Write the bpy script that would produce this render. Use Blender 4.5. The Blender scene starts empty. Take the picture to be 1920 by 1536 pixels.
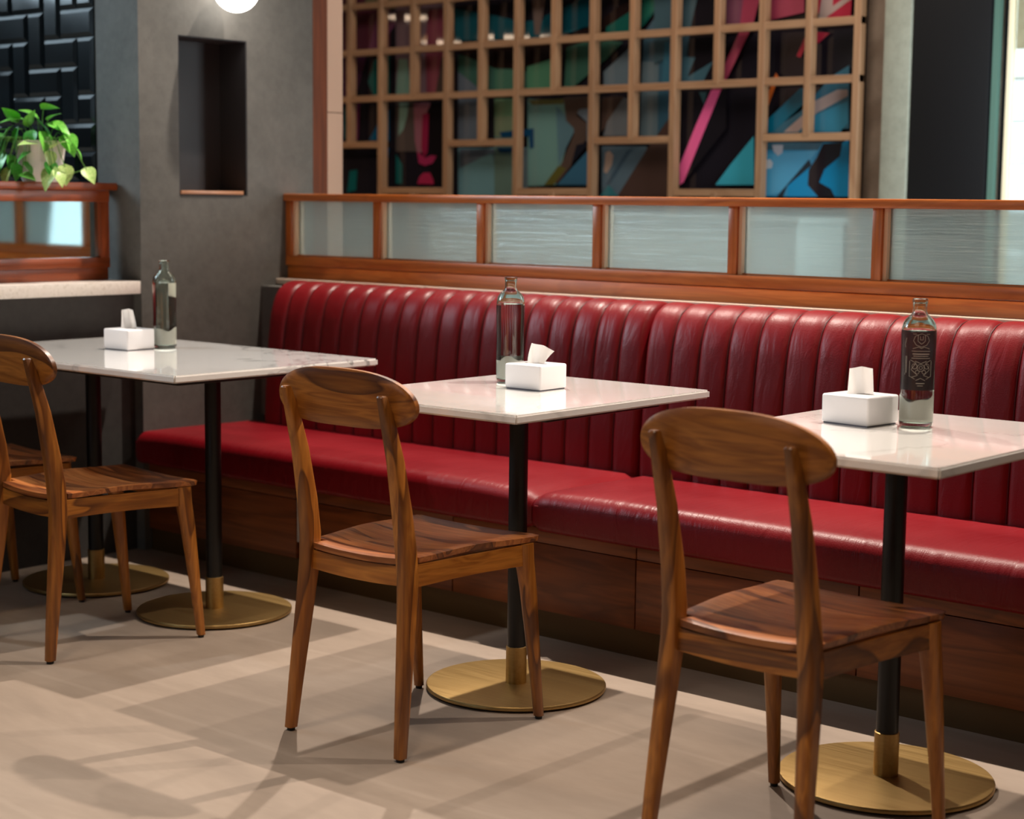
import bpy, bmesh, math, random
from mathutils import Vector, Matrix
R = random.Random(7)
PI = math.pi
C = bpy.context.scene.collection
scene = bpy.context.scene

# ------------------------------------------------------------------ camera
YAW, PITCH, ROLL, FPX, CAMZ = 0.71636, 0.11931, 0.01068, 3283.56, 1.22034
cy, sy = math.cos(YAW), math.sin(YAW)
FWD = Vector((-sy*math.cos(PITCH), cy*math.cos(PITCH), -math.sin(PITCH)))
RT0 = Vector((cy, sy, 0)); UP0 = RT0.cross(FWD)
RT = RT0*math.cos(ROLL) + UP0*math.sin(ROLL)
UP = -RT0*math.sin(ROLL) + UP0*math.cos(ROLL)
cd = bpy.data.cameras.new('camera'); cam = bpy.data.objects.new('camera', cd); C.objects.link(cam)
cam.matrix_world = Matrix(((RT.x, UP.x, -FWD.x, 0), (RT.y, UP.y, -FWD.y, 0), (RT.z, UP.z, -FWD.z, CAMZ), (0, 0, 0, 1)))
cd.sensor_width = 36; cd.lens = FPX/1920*36; cd.clip_start = .05
cd.dof.use_dof = True; cd.dof.focus_distance = 4.15; cd.dof.aperture_fstop = 3.2
scene.camera = cam

# ------------------------------------------------------------------ world, exposure, lights
scene.view_settings.view_transform = 'Standard'; scene.view_settings.look = 'None'
scene.view_settings.gamma = 1; scene.view_settings.use_curve_mapping = False
scene.view_settings.exposure = 0.0
w = bpy.data.worlds.new('world'); scene.world = w; w.use_nodes = True
w.node_tree.nodes['Background'].inputs[0].default_value = (.80, .93, 1, 1)
w.node_tree.nodes['Background'].inputs[1].default_value = 4.0
scene.cycles.max_bounces = 10; scene.cycles.transmission_bounces = 10; scene.cycles.transparent_max_bounces = 12
scene.cycles.sample_clamp_indirect = 4

def spot(name, loc, target, energy, col, size=70, blend=.5, rad=.03):
    l = bpy.data.lights.new(name, 'SPOT'); l.energy = energy; l.color = col; l.spot_size = math.radians(size); l.spot_blend = blend
    l.shadow_soft_size = rad
    o = bpy.data.objects.new(name, l); C.objects.link(o); o.location = loc
    o.rotation_euler = (Vector(target)-Vector(loc)).to_track_quat('-Z', 'Y').to_euler(); return o
def area(name, loc, target, energy, col, sx, sy_):
    l = bpy.data.lights.new(name, 'AREA'); l.energy = energy; l.color = col; l.shape = 'RECTANGLE'; l.size = sx; l.size_y = sy_
    o = bpy.data.objects.new(name, l); C.objects.link(o); o.location = loc
    o.rotation_euler = (Vector(target)-Vector(loc)).to_track_quat('-Z', 'Y').to_euler(); return o
WARM = (1, .80, .60); NEUT = (1, .88, .76); COOL = (.66, .86, 1)
# track of spotlights just behind the line of the partition
spot('track_light', (-4.25, 4.45, 3.45), (-3.4, 3.2, 0), 430, NEUT, 80, .6, .028)
spot('track_light', (-3.15, 4.45, 3.45), (-2.9, 3.2, 0), 110, NEUT, 80, .6, .03)
spot('track_light', (-2.20, 4.45, 3.45), (-2.2, 3.1, 0), 360, NEUT, 80, .6, .028)
spot('track_light', (-1.10, 4.45, 3.45), (-1.2, 3.1, 0), 190, NEUT, 80, .6, .02)
# downlights over the aisle and chairs, wide soft ceiling light near the camera
for x_, e_ in ((-4.5, 42), (-3.1, 66), (-1.8, 76)):
    spot('downlight', (x_+.2, 1.35, 3.5), (x_, 2.35, 0), e_*1.8, WARM, 48, 1, .2)
area('ceiling_light_front', (-1.6, .9, 3.3), (-3.2, 3.9, .6), 13, WARM, 1.6, 1.0)
area('ceiling_light_fill', (.8, 2.2, 3.3), (-2.6, 3.6, .6), 5, WARM, 1.2, 1.2)
# daylight from the front-left windows, then lamps added for tabletops and tiles
area('daylight_left', (-8.0, 1.3, 2.9), (-4.9, 3.7, 1.0), 120, COOL, 1.4, 1.2)
spot('daylight_spot', (-4.6, -1.2, 3.2), (-4.35, 2.2, 0), 60, COOL, 30, 1, .15)
spot('added_table_spot', (-5.3, 2.5, 3.45), (-4.35, 3.25, .75), 130, (.9, .97, 1), 34, .7, .05)  # spot added to brighten the long table's top
spot('added_table_spot', (-2.6, 3.6, 3.5), (-2.75, 3.2, .75), 50, NEUT, 26, 1, .05)  # overhead spot added to brighten the middle tabletop
area('added_tile_light_front', (-3.9, -2.8, 1.9), (-5.4, 3.6, 1.6), 11, COOL, 1.0, 1.3)  # unseen panel added to put glints on the tiles' side bevels
area('added_tile_light_top', (-7.3, 2.6, 3.5), (-7.2, 2.7, 0), 30, COOL, 2.4, 1.6)  # unseen overhead panel added so the tiles' upper bevels shine
# dining area behind the partition
area('ceiling_light_back', (-4.2, 5.2, 3.3), (-4.6, 6.2, .8), 40, (1, .88, .76), 2.6, .5)
area('daylight_back', (-2.4, 5.6, 1.5), (-5.0, 5.5, 1.0), 30, (.86, .96, 1), .7, 1.4)

# ------------------------------------------------------------------ material helpers
def lin(h):
    if isinstance(h, str):
        v = [int(h[i:i+2], 16)/255 for i in (0, 2, 4)]
        return tuple((c/12.92 if c <= .04045 else ((c+.055)/1.055)**2.4) for c in v) + (1,)
    return tuple(h) + (1,)
def newmat(name):
    m = bpy.data.materials.new(name); m.use_nodes = True
    return m, m.node_tree, m.node_tree.nodes['Principled BSDF']
def plain(name, col, rough=.5, metal=0, coat=0, spec=.5, **k):
    m, nt, b = newmat(name)
    b.inputs['Base Color'].default_value = lin(col); b.inputs['Roughness'].default_value = rough
    b.inputs['Metallic'].default_value = metal; b.inputs['Coat Weight'].default_value = coat
    b.inputs['Specular IOR Level'].default_value = spec
    for a, v in k.items(): b.inputs[a.replace('_', ' ')].default_value = v
    return m
def N(nt, t, **k):
    n = nt.nodes.new(t)
    for a, v in k.items(): setattr(n, a, v)
    return n
def ramp(nt, stops, interp='LINEAR'):
    r = N(nt, 'ShaderNodeValToRGB'); cr = r.color_ramp; cr.interpolation = interp
    while len(cr.elements) < len(stops): cr.elements.new(.5)
    for e, (p, c) in zip(cr.elements, stops): e.position = p; e.color = lin(c) if not isinstance(c, (int, float)) else (c, c, c, 1)
    return r
def coords(nt, scale, rnd=True):
    tc = N(nt, 'ShaderNodeTexCoord'); mp = N(nt, 'ShaderNodeMapping'); mp.inputs['Scale'].default_value = scale
    if rnd:
        oi = N(nt, 'ShaderNodeObjectInfo'); mu = N(nt, 'ShaderNodeVectorMath', operation='SCALE'); mu.inputs[0].default_value = (13.7, 7.3, 21.1)
        nt.links.new(oi.outputs['Random'], mu.inputs['Scale'])
        ad = N(nt, 'ShaderNodeVectorMath', operation='ADD'); nt.links.new(tc.outputs['Object'], ad.inputs[0]); nt.links.new(mu.outputs[0], ad.inputs[1])
        nt.links.new(ad.outputs[0], mp.inputs['Vector'])
    else: nt.links.new(tc.outputs['Object'], mp.inputs['Vector'])
    return mp
def noisy(nt, mp, scale, detail=4, rough=.55, dist=0):
    n = N(nt, 'ShaderNodeTexNoise'); n.inputs['Scale'].default_value = scale; n.inputs['Detail'].default_value = detail
    n.inputs['Roughness'].default_value = rough; n.inputs['Distortion'].default_value = dist
    nt.links.new(mp.outputs[0], n.inputs['Vector']); return n
def mix(nt, a, b, f, mode='MIX'):
    m = N(nt, 'ShaderNodeMix', data_type='RGBA', blend_type=mode)
    for s, v in ((6, a), (7, b), (0, f)):
        if hasattr(v, 'is_linked') or hasattr(v, 'links'): nt.links.new(v, m.inputs[s])
        elif s == 0: m.inputs[0].default_value = v
        else: m.inputs[s].default_value = lin(v)
    return m.outputs[2]
def bump(nt, b, h, strength, dist=.002):
    bp = N(nt, 'ShaderNodeBump'); bp.inputs['Strength'].default_value = strength; bp.inputs['Distance'].default_value = dist
    nt.links.new(h, bp.inputs['Height']); nt.links.new(bp.outputs[0], b.inputs['Normal'])
def wood(name, axis, light, mid, dark, knots=.5, rough=.38, s=1.0, coat=.12, vary=.35):
    """streaked timber; grain runs along the given axis of the piece"""
    m, nt, b = newmat(name)
    sc = [16*s, 16*s, 16*s]; sc['xyz'.index(axis)] = 1.7*s
    mp = coords(nt, tuple(sc))
    n1 = noisy(nt, mp, 1.0, 3, .5, 1.1)
    r1 = ramp(nt, [(.26, mid), (.40, light), (.50, mid), (.58, light), (.66, mid), (.78, light)])
    nt.links.new(n1.outputs[0], r1.inputs[0])
    sc2 = [5*s, 5*s, 5*s]; sc2['xyz'.index(axis)] = 1.0*s
    mp2 = coords(nt, tuple(sc2)); n2 = noisy(nt, mp2, 1.3, 2, .4, 1.6)
    r2 = ramp(nt, [(.545, 0.0), (.562, 1.0), (.60, .75), (.66, .35), (.75, .8)]); nt.links.new(n2.outputs[0], r2.inputs[0])
    mu = N(nt, 'ShaderNodeMath', operation='MULTIPLY'); mu.inputs[1].default_value = knots; nt.links.new(r2.outputs[0], mu.inputs[0])
    c = mix(nt, r1.outputs[0], dark, mu.outputs[0])
    sc3 = [150*s, 150*s, 150*s]; sc3['xyz'.index(axis)] = 5*s
    mp3 = coords(nt, tuple(sc3)); n3 = noisy(nt, mp3, 1.0, 2, .6)
    r3 = ramp(nt, [(.3, .72), (.7, 1.08)]); nt.links.new(n3.outputs[0], r3.inputs[0])
    c = mix(nt, c, r3.outputs[0], .8, 'MULTIPLY')
    oi = N(nt, 'ShaderNodeObjectInfo'); vr = ramp(nt, [(0, .74), (1, 1.12)]); nt.links.new(oi.outputs['Random'], vr.inputs[0])
    c = mix(nt, c, vr.outputs[0], vary, 'MULTIPLY')
    nt.links.new(c, b.inputs['Base Color']); b.inputs['Roughness'].default_value = rough
    b.inputs['Coat Weight'].default_value = coat; b.inputs['Coat Roughness'].default_value = .25
    bump(nt, b, n3.outputs[0], .12, .0006)
    return m
CH = ('b8742d', '9a5a1e', '401b0c')
WX, WY, WZ = (wood('sheesham_wood_'+a, a, *CH, knots=.8, rough=.36) for a in 'xyz')
SEATW = wood('sheesham_seat_wood', 'x', 'c07840', 'a05a2a', '50240f', .9, .33, vary=1)
RAILW = wood('sheesham_rail_wood', 'x', 'ae6c2c', '8c501c', '3f1c0c', .85, .36)
TK = ('cf7431', 'bd6224', '86400f')
TX, TY_, TZ = (wood('teak_frame_'+a, a, *TK, knots=.25, rough=.33, s=.8) for a in 'xyz')
BASEW = wood('teak_base_panel', 'x', '985226', '7c401a', '50240c', .4, .45, .5, .05)
LATW = wood('pale_lattice_wood', 'z', 'a37e5e', '966f50', '7d5a40', .1, .5, .5, .05)
LATX = wood('pale_lattice_wood_x', 'x', 'a37e5e', '966f50', '7d5a40', .1, .5, .5, .05)
BEADW = plain('pale_bead_wood', 'ecc6a0', .5)
BLACK = plain('black_powdercoat', '0a0a0b', .38)
FOOT = plain('black_rubber', '0c0b0b', .6)
WHITEC = plain('white_ceramic', 'f6f4f6', .3, coat=.3)
TISSUE = plain('white_tissue', 'f4f2f0', .9, Subsurface_Weight=.0)
POTM = plain('white_pot', 'ebe2da', .5)
STEMM = plain('green_stem', '5d8f3a', .5)
SOIL = plain('potting_soil', '24180f', .9)
LEDGE = plain('cream_ledge', 'cbb5a2', .55)
PEACH = plain('peach_plaster', 'c2a18c', .8, spec=.2)
def brass():
    m, nt, b = newmat('brushed_brass'); b.inputs['Metallic'].default_value = 1
    mp = coords(nt, (1, 40, 40)); n = noisy(nt, mp, 4, 3, .6)
    r = ramp(nt, [(.3, 'b7965f'), (.7, 'c3a36c')]); nt.links.new(n.outputs[0], r.inputs[0]); nt.links.new(r.outputs[0], b.inputs['Base Color'])
    r2 = ramp(nt, [(.3, .40), (.7, .46)]); nt.links.new(n.outputs[0], r2.inputs[0]); nt.links.new(r2.outputs[0], b.inputs['Roughness'])
    return m
BRASS = brass()
def leather(name, col, col2):
    m, nt, b = newmat(name)
    mp = coords(nt, (1, 1, 1)); n = noisy(nt, mp, 2.2, 3, .5)
    r = ramp(nt, [(.35, col), (.7, col2)]); nt.links.new(n.outputs[0], r.inputs[0]); nt.links.new(r.outputs[0], b.inputs['Base Color'])
    v = N(nt, 'ShaderNodeTexVoronoi'); v.inputs['Scale'].default_value = 260; nt.links.new(mp.outputs[0], v.inputs['Vector'])
    mp2 = coords(nt, (22, 3.0, 6)); mp2.inputs['Rotation'].default_value = (0, 0, .35)
    n2 = noisy(nt, mp2, 1.0, 3, .5, 1.0)
    ad = N(nt, 'ShaderNodeMath', operation='MULTIPLY_ADD'); ad.inputs[1].default_value = .06; nt.links.new(v.outputs[0], ad.inputs[0]); nt.links.new(n2.outputs[0], ad.inputs[2])
    bump(nt, b, ad.outputs[0], .5, .007)
    rr = ramp(nt, [(.3, .34), (.7, .46)]); nt.links.new(n.outputs[0], rr.inputs[0]); nt.links.new(rr.outputs[0], b.inputs['Roughness'])
    b.inputs['Specular IOR Level'].default_value = .32
    return m
LEATHER = leather('oxblood_leather_seat', '6e0611', '7c0914')
LEATHERB = leather('oxblood_leather_back', '6c0710', '7a0a14')
def plaster(name, a, c, rough=.8, scale=1.2, bstr=.3, spec=.3):
    m, nt, b = newmat(name); mp = coords(nt, (1, 1, 1), False)
    n = noisy(nt, mp, scale, 6, .62); n2 = noisy(nt, mp, 26, 5, .7)
    r = ramp(nt, [(.32, a), (.68, c)]); nt.links.new(n.outputs[0], r.inputs[0])
    r2 = ramp(nt, [(.3, .82), (.6, 1.06)]); nt.links.new(n2.outputs[0], r2.inputs[0])
    cc = mix(nt, r.outputs[0], r2.outputs[0], .8, 'MULTIPLY'); nt.links.new(cc, b.inputs['Base Color'])
    b.inputs['Roughness'].default_value = rough; b.inputs['Specular IOR Level'].default_value = spec
    bump(nt, b, n2.outputs[0], bstr, .003); return m
GREYWALL = plaster('dark_grey_plaster', '55534f', '6d6a65', .75, 1.6)
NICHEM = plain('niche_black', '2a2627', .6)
TAUPE = plaster('taupe_plaster', '8d7c6e', '968677', .8)
PILM = plaster('grey_green_plaster', '8a8c7e', '949587', .8)
CEIL = plaster('ceiling_paint', '77716a', '847e76', .9)
ROOMW = plaster('warm_room_wall', '5f5247', '6d6054', .85)
TEALW = plaster('pale_teal_panel', 'b4bfbc', 'c2ccc8', .6)
def floormat():
    m, nt, b = newmat('beige_microcement'); mp = coords(nt, (1, 1, 1), False)
    mp.inputs['Rotation'].default_value = (0, 0, .5); mp.inputs['Scale'].default_value = (1, 3.2, 1)
    n = noisy(nt, mp, 1.1, 6, .6, .6); n2 = noisy(nt, mp, 9, 4, .6)
    r = ramp(nt, [(.3, '897a6d'), (.5, '948476'), (.7, '9e8e80')]); nt.links.new(n.outputs[0], r.inputs[0])
    r2 = ramp(nt, [(.3, .93), (.7, 1.05)]); nt.links.new(n2.outputs[0], r2.inputs[0])
    c = mix(nt, r.outputs[0], r2.outputs[0], .7, 'MULTIPLY')
    # thin pale scuff arcs left by dragged chairs
    tc = coords(nt, (1, 1, 1), False); nd = noisy(nt, tc, .9, 1, .4)
    mx = N(nt, 'ShaderNodeTexWave', wave_type='RINGS'); mx.inputs['Scale'].default_value = .55; mx.inputs['Distortion'].default_value = 3.0; mx.inputs['Detail'].default_value = 1
    mx.inputs['Detail Scale'].default_value = .6; nt.links.new(tc.outputs[0], mx.inputs['Vector'])
    rs = ramp(nt, [(.0, 0.0), (.9985, 0.0), (1.0, .07)]); nt.links.new(mx.outputs['Fac'], rs.inputs[0])
    c = mix(nt, c, 'd8c6b6', rs.outputs[0])
    nt.links.new(c, b.inputs['Base Color']); b.inputs['Roughness'].default_value = .62; b.inputs['Specular IOR Level'].default_value = .3
    bump(nt, b, n2.outputs[0], .1, .002); return m
FLOORM = floormat()
def marble(name, k):
    m, nt, b = newmat(name); mp = coords(nt, (1, 1, 1)); mp.inputs['Rotation'].default_value = (0, 0, .9)
    n = noisy(nt, mp, 1.6, 5, .55, .9)
    r = ramp(nt, [(.0, 'f6f3f0'), (.487, 'f4f1ee'), (.4985, '9b9a9a'), (.51, 'f3f0ed'), (1, 'efebe7')]); nt.links.new(n.outputs[0], r.inputs[0])
    n2 = noisy(nt, mp, .9, 2, .5); r2 = ramp(nt, [(.40, .05*k), (.55, k)]); nt.links.new(n2.outputs[0], r2.inputs[0])
    c = mix(nt, 'f2eeea', r.outputs[0], r2.outputs[0])
    nt.links.new(c, b.inputs['Base Color']); b.inputs['Roughness'].default_value = .1; b.inputs['Coat Weight'].default_value = .8; b.inputs['Coat Roughness'].default_value = .04
    return m
MARBLE = marble('white_marble', .28); VEINED = marble('veined_white_marble', 1.0)
def terrazzo():
    m, nt, b = newmat('cream_terrazzo'); mp = coords(nt, (1, 1, 1), False)
    v = N(nt, 'ShaderNodeTexVoronoi'); v.inputs['Scale'].default_value = 130; nt.links.new(mp.outputs[0], v.inputs['Vector'])
    r = ramp(nt, [(0, 'c9bdb2'), (.5, 'ddd3ca'), (1, 'd5cac0')]); nt.links.new(v.outputs['Color'], r.inputs[0]); nt.links.new(r.outputs[0], b.inputs['Base Color'])
    b.inputs['Roughness'].default_value = .35; return m
TERR = terrazzo()
def tilem():
    m, nt, b = newmat('black_glazed_tile'); mp = coords(nt, (1, 1, 1)); n = noisy(nt, mp, 5, 2, .5)
    r = ramp(nt, [(.3, '090d10'), (.7, '10171b')]); nt.links.new(n.outputs[0], r.inputs[0]); nt.links.new(r.outputs[0], b.inputs['Base Color'])
    b.inputs['Roughness'].default_value = .13; bump(nt, b, n.outputs[0], .15, .01); return m
TILE = tilem(); GROUT = plain('dark_grout', '3a464a', .9)
def glassm(name, col=(1, 1, 1), rough=0, ior=1.45):
    m = bpy.data.materials.new(name); m.use_nodes = True; nt = m.node_tree; nt.nodes.clear()
    o = N(nt, 'ShaderNodeOutputMaterial'); g = N(nt, 'ShaderNodeBsdfGlass'); g.inputs['Color'].default_value = col + (1,)
    g.inputs['Roughness'].default_value = rough; g.inputs['IOR'].default_value = ior; nt.links.new(g.outputs[0], o.inputs[0]); return m
GLASS = glassm('bottle_glass', (.96, 1, .975), 0, 1.47); WATER = glassm('drinking_water', (.99, 1, 1), 0, 1.333)
def frosted():
    m = bpy.data.materials.new('frosted_glass'); m.use_nodes = True; nt = m.node_tree; nt.nodes.clear()
    o = N(nt, 'ShaderNodeOutputMaterial')
    tr = N(nt, 'ShaderNodeBsdfRefraction'); tr.inputs['Color'].default_value = (.86, .92, .91, 1); tr.inputs['IOR'].default_value = 1.02; tr.inputs['Roughness'].default_value = .12
    tl = N(nt, 'ShaderNodeBsdfTranslucent'); tl.inputs['Color'].default_value = (.70, .78, .77, 1)
    gl = N(nt, 'ShaderNodeBsdfGlossy'); gl.inputs['Color'].default_value = (.85, .9, .88, 1); gl.inputs['Roughness'].default_value = .3
    m1 = N(nt, 'ShaderNodeMixShader'); m1.inputs[0].default_value = .38; m2 = N(nt, 'ShaderNodeMixShader'); m2.inputs[0].default_value = .2
    mp = coords(nt, (2.5, 2.5, 55)); n = noisy(nt, mp, 1.6, 4, .6, 1.2)
    bp = N(nt, 'ShaderNodeBump'); bp.inputs['Strength'].default_value = .4; bp.inputs['Distance'].default_value = .004
    nt.links.new(n.outputs[0], bp.inputs['Height'])
    for s in (tr, gl): nt.links.new(bp.outputs[0], s.inputs['Normal'])
    nt.links.new(tr.outputs[0], m1.inputs[1]); nt.links.new(tl.outputs[0], m1.inputs[2]); nt.links.new(m1.outputs[0], m2.inputs[1]); nt.links.new(gl.outputs[0], m2.inputs[2])
    nt.links.new(m2.outputs[0], o.inputs[0]); return m
FROST = frosted()
MIRROR = plain('tinted_mirror_glass', 'b9ccd2', .04, metal=1)
def leafm(name, a, c):
    m, nt, b = newmat(name); mp = coords(nt, (1, 1, 1)); n = noisy(nt, mp, 18, 3, .5)
    r = ramp(nt, [(.4, a), (.62, c)]); nt.links.new(n.outputs[0], r.inputs[0]); nt.links.new(r.outputs[0], b.inputs['Base Color'])
    b.inputs['Roughness'].default_value = .35; b.inputs['Transmission Weight'].default_value = 0; return m
LEAFS = [leafm('leaf_bright', '63c23c', '93dc60'), leafm('leaf_deep', '3c9e3a', '62bf4a'), leafm('leaf_variegated', '9cc763', 'cfdf93')]
def emis(name, col, s):
    m = bpy.data.materials.new(name); m.use_nodes = True; nt = m.node_tree; nt.nodes.clear()
    o = N(nt, 'ShaderNodeOutputMaterial'); e = N(nt, 'ShaderNodeEmission'); e.inputs[0].default_value = lin(col); e.inputs[1].default_value = s
    nt.links.new(e.outputs[0], o.inputs[0]); return m
GLOBE = emis('glowing_opal_glass', (1, .95, .87), 9); LAMPM = emis('glowing_lamp_diffuser', (1, .72, .5), 16)
DARKP = plain('near_black_panel', '0e0e10', .6, spec=.2); GREENG = plain('green_glass_edge', '4f6a60', .2)
CREAMF = plain('cream_window_frame', 'e3d3b4', .5); CLEAR = glassm('window_glass', (.97, 1, .99), 0, 1.01)
BLIND = plaster('fabric_roller_blind', '9c8f78', 'a99b83', .9); FACADE = plaster('pale_facade', 'e8e8e2', 'f2f2ee', .9)
PANELG = plain('grey_outlet_plastic', 'cfc8c4', .5)
DARKLOW = plaster('charcoal_low_wall', '393634', '454240', .8)

# ------------------------------------------------------------------ object helpers
def link(name, bm, mat, parent=None, smooth=True, loc=None, rotz=0):
    me = bpy.data.meshes.new(name); bm.to_mesh(me); bm.free()
    for mm in (mat if isinstance(mat, (list, tuple)) else [mat]): me.materials.append(mm)
    if smooth:
        for p in me.polygons: p.use_smooth = True
        me.set_sharp_from_angle(angle=math.radians(40))
    o = bpy.data.objects.new(name, me); C.objects.link(o)
    if parent: o.parent = parent
    if loc: o.location = loc
    if rotz: o.rotation_euler = (0, 0, rotz)
    return o
def tag(o, label, cat, group=None):
    o['label'] = label; o['category'] = cat
    if group: o['group'] = group
    return o
def thing(name, label, cat, loc=(0, 0, 0), rotz=0, group=None):
    o = bpy.data.objects.new(name, None); C.objects.link(o); o.location = loc; o.rotation_euler = (0, 0, rotz); o.empty_display_size = .1
    return tag(o, label, cat, group)
def struct(name, bm, mat, parent=None, **k):
    o = link(name, bm, mat, parent, **k)
    if not parent: o['kind'] = 'structure'
    return o
def add_box(bm, a, b, bev=0, seg=2):
    (x0, y0, z0), (x1, y1, z1) = a, b
    t = bmesh.new(); bmesh.ops.create_cube(t, size=1)
    for v in t.verts: v.co = Vector(((x0+x1)/2+v.co.x*(x1-x0), (y0+y1)/2+v.co.y*(y1-y0), (z0+z1)/2+v.co.z*(z1-z0)))
    if bev: bmesh.ops.bevel(t, geom=list(t.edges), offset=bev, segments=seg, affect='EDGES', profile=.5)
    merge(bm, t)
def merge(bm, t):
    me = bpy.data.meshes.new('tmp'); t.to_mesh(me); t.free(); bm.from_mesh(me); bpy.data.meshes.remove(me)
def bx(a, b, bev=0, seg=2):
    bm = bmesh.new(); add_box(bm, a, b, bev, seg); return bm
def lbox(name, a, b, mat, parent=None, bev=0, seg=2, **k):
    """box whose own origin is its centre, so grain varies per piece"""
    c = [(a[i]+b[i])/2 for i in range(3)]
    bm = bx([a[i]-c[i] for i in range(3)], [b[i]-c[i] for i in range(3)], bev, seg)
    return link(name, bm, mat, parent, loc=c, **k)
def lathe(prof, n=48, bm=None, cap0=False, cap1=False):
    bm = bm or bmesh.new(); rings = []
    for r, z in prof:
        rings.append([bm.verts.new((r*math.cos(2*PI*i/n), r*math.sin(2*PI*i/n), z)) for i in range(n)] if r > 1e-6 else [bm.verts.new((0, 0, z))])
    for A, B in zip(rings, rings[1:]):
        for i in range(n):
            j = (i+1) % n
            if len(A) == 1 and len(B) == 1: continue
            if len(A) == 1: bm.faces.new((A[0], B[j], B[i]))
            elif len(B) == 1: bm.faces.new((A[i], A[j], B[0]))
            else: bm.faces.new((A[i], A[j], B[j], B[i]))
    bmesh.ops.recalc_face_normals(bm, faces=bm.faces); return bm
def loft(secs, bm=None):
    """secs: list of rings of points; closed skin with end caps"""
    bm = bm or bmesh.new(); rr = [[bm.verts.new(p) for p in s] for s in secs]; n = len(rr[0])
    for A, B in zip(rr, rr[1:]):
        for i in range(n): bm.faces.new((A[i], A[(i+1) % n], B[(i+1) % n], B[i]))
    bm.faces.new(rr[0][::-1]); bm.faces.new(rr[-1]); bmesh.ops.recalc_face_normals(bm, faces=bm.faces); return bm
def rsec(cx, cy_, z, hx, hy, c=.35, n=3):
    """rounded-rectangle ring at height z"""
    r = min(hx, hy)*c; out = []
    for sx, sy2, a0 in ((1, 1, 0), (-1, 1, PI/2), (-1, -1, PI), (1, -1, 1.5*PI)):
        for i in range(n+1):
            a = a0+PI/2*i/n; out.append((cx+sx*(hx-r)+r*math.cos(a), cy_+sy2*(hy-r)+r*math.sin(a), z))
    return out
def tube(pts, r, n=8, bm=None):
    bm = bm or bmesh.new(); P = [Vector(p) for p in pts]; secs = []
    for i, p in enumerate(P):
        t = (P[min(i+1, len(P)-1)]-P[max(i-1, 0)]).normalized(); u = t.orthogonal().normalized() if i == 0 else (secs_u - t*secs_u.dot(t)).normalized(); secs_u = u; v = t.cross(u)
        rr = r[i] if isinstance(r, (list, tuple)) else r
        secs.append([p+(u*math.cos(2*PI*k/n)+v*math.sin(2*PI*k/n))*rr for k in range(n)])
    return loft(secs, bm)
def copy_tree(o, parent=None):
    c = o.copy(); C.objects.link(c)
    if parent: c.parent = parent
    for ch in list(o.children): copy_tree(ch, c)
    return c
def at(x, y, Y):
    """point of the plane Y=const behind pixel (x, y) of the 1920 x 1536 photograph"""
    d = FWD + RT*((x-960)/FPX) - UP*((y-768)/FPX); t = Y/d.y
    return Vector((0, 0, CAMZ)) + d*t

XW = -4.871           # face of the dark side wall
# ------------------------------------------------------------------ room shell
ZC = 3.6
struct('floor', bx((-9, -3, -.1), (5, 8.2, 0)), FLOORM, smooth=False)
struct('ceiling', bx((-9, -3, ZC), (5, 6.36, ZC+.1)), CEIL, smooth=False)
struct('wall_front', bx((-9, -3.1, 0), (5, -3, ZC)), ROOMW, smooth=False)
struct('wall_right', bx((5, -3, 0), (5.1, 8.2, ZC)), ROOMW, smooth=False)
struct('wall_far_left', bx((-9.1, -3, 0), (-9, 8.2, ZC)), ROOMW, smooth=False)
# dark side wall (pillar) with its niche
bm = bmesh.new()
nx, ny0, ny1, nz0, nz1 = XW-.15, 3.835, 4.14, 1.222, 1.768
def quad(bm, *p): bm.faces.new([bm.verts.new(c) for c in p])
add_box(bm, (XW-.24, 3.668, 0), (XW, ny0, ZC)); add_box(bm, (XW-.24, ny1, 0), (XW, 4.456, ZC))
add_box(bm, (XW-.24, ny0, 0), (XW, ny1, nz0)); add_box(bm, (XW-.24, ny0, nz1), (XW, ny1, ZC)); add_box(bm, (XW-.24, ny0, nz0), (nx, ny1, nz1))
wl = struct('wall_left', bm, GREYWALL, smooth=False)
t = .004
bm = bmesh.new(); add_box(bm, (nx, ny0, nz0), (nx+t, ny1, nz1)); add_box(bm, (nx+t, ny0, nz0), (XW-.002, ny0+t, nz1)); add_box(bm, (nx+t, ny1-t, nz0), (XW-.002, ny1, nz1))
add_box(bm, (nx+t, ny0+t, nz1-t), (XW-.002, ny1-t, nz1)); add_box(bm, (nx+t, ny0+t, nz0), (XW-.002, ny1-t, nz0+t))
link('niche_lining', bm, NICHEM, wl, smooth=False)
lbox('niche_ledge', (nx+.006, ny0+.005, nz0+.005), (XW+.004, 4.118, nz0+.018), wood('pale_ledge_wood', 'y', 'c08a66', 'b07c58', '9a6a48', .05), wl, .001)
# timber post and pale plaster nib behind the pillar end
t1 = link('trim_1', bx((XW-.24, 4.456, 0), (XW+.001, 4.528, ZC)), wood('dark_teak_post', 'z', '6e3413', '5c2a0e', '3a1708', .3, .8, .6, 0), smooth=False); t1['kind'] = 'structure'
nib = struct('wall_nib', bx((XW-.24, 4.528, 0), (XW, 4.606, 1.535)), PEACH, smooth=False)
link('upper_section', bx((XW-.24, 4.528, 1.538), (XW, 4.606, ZC)), PEACH, nib, smooth=False)
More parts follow.
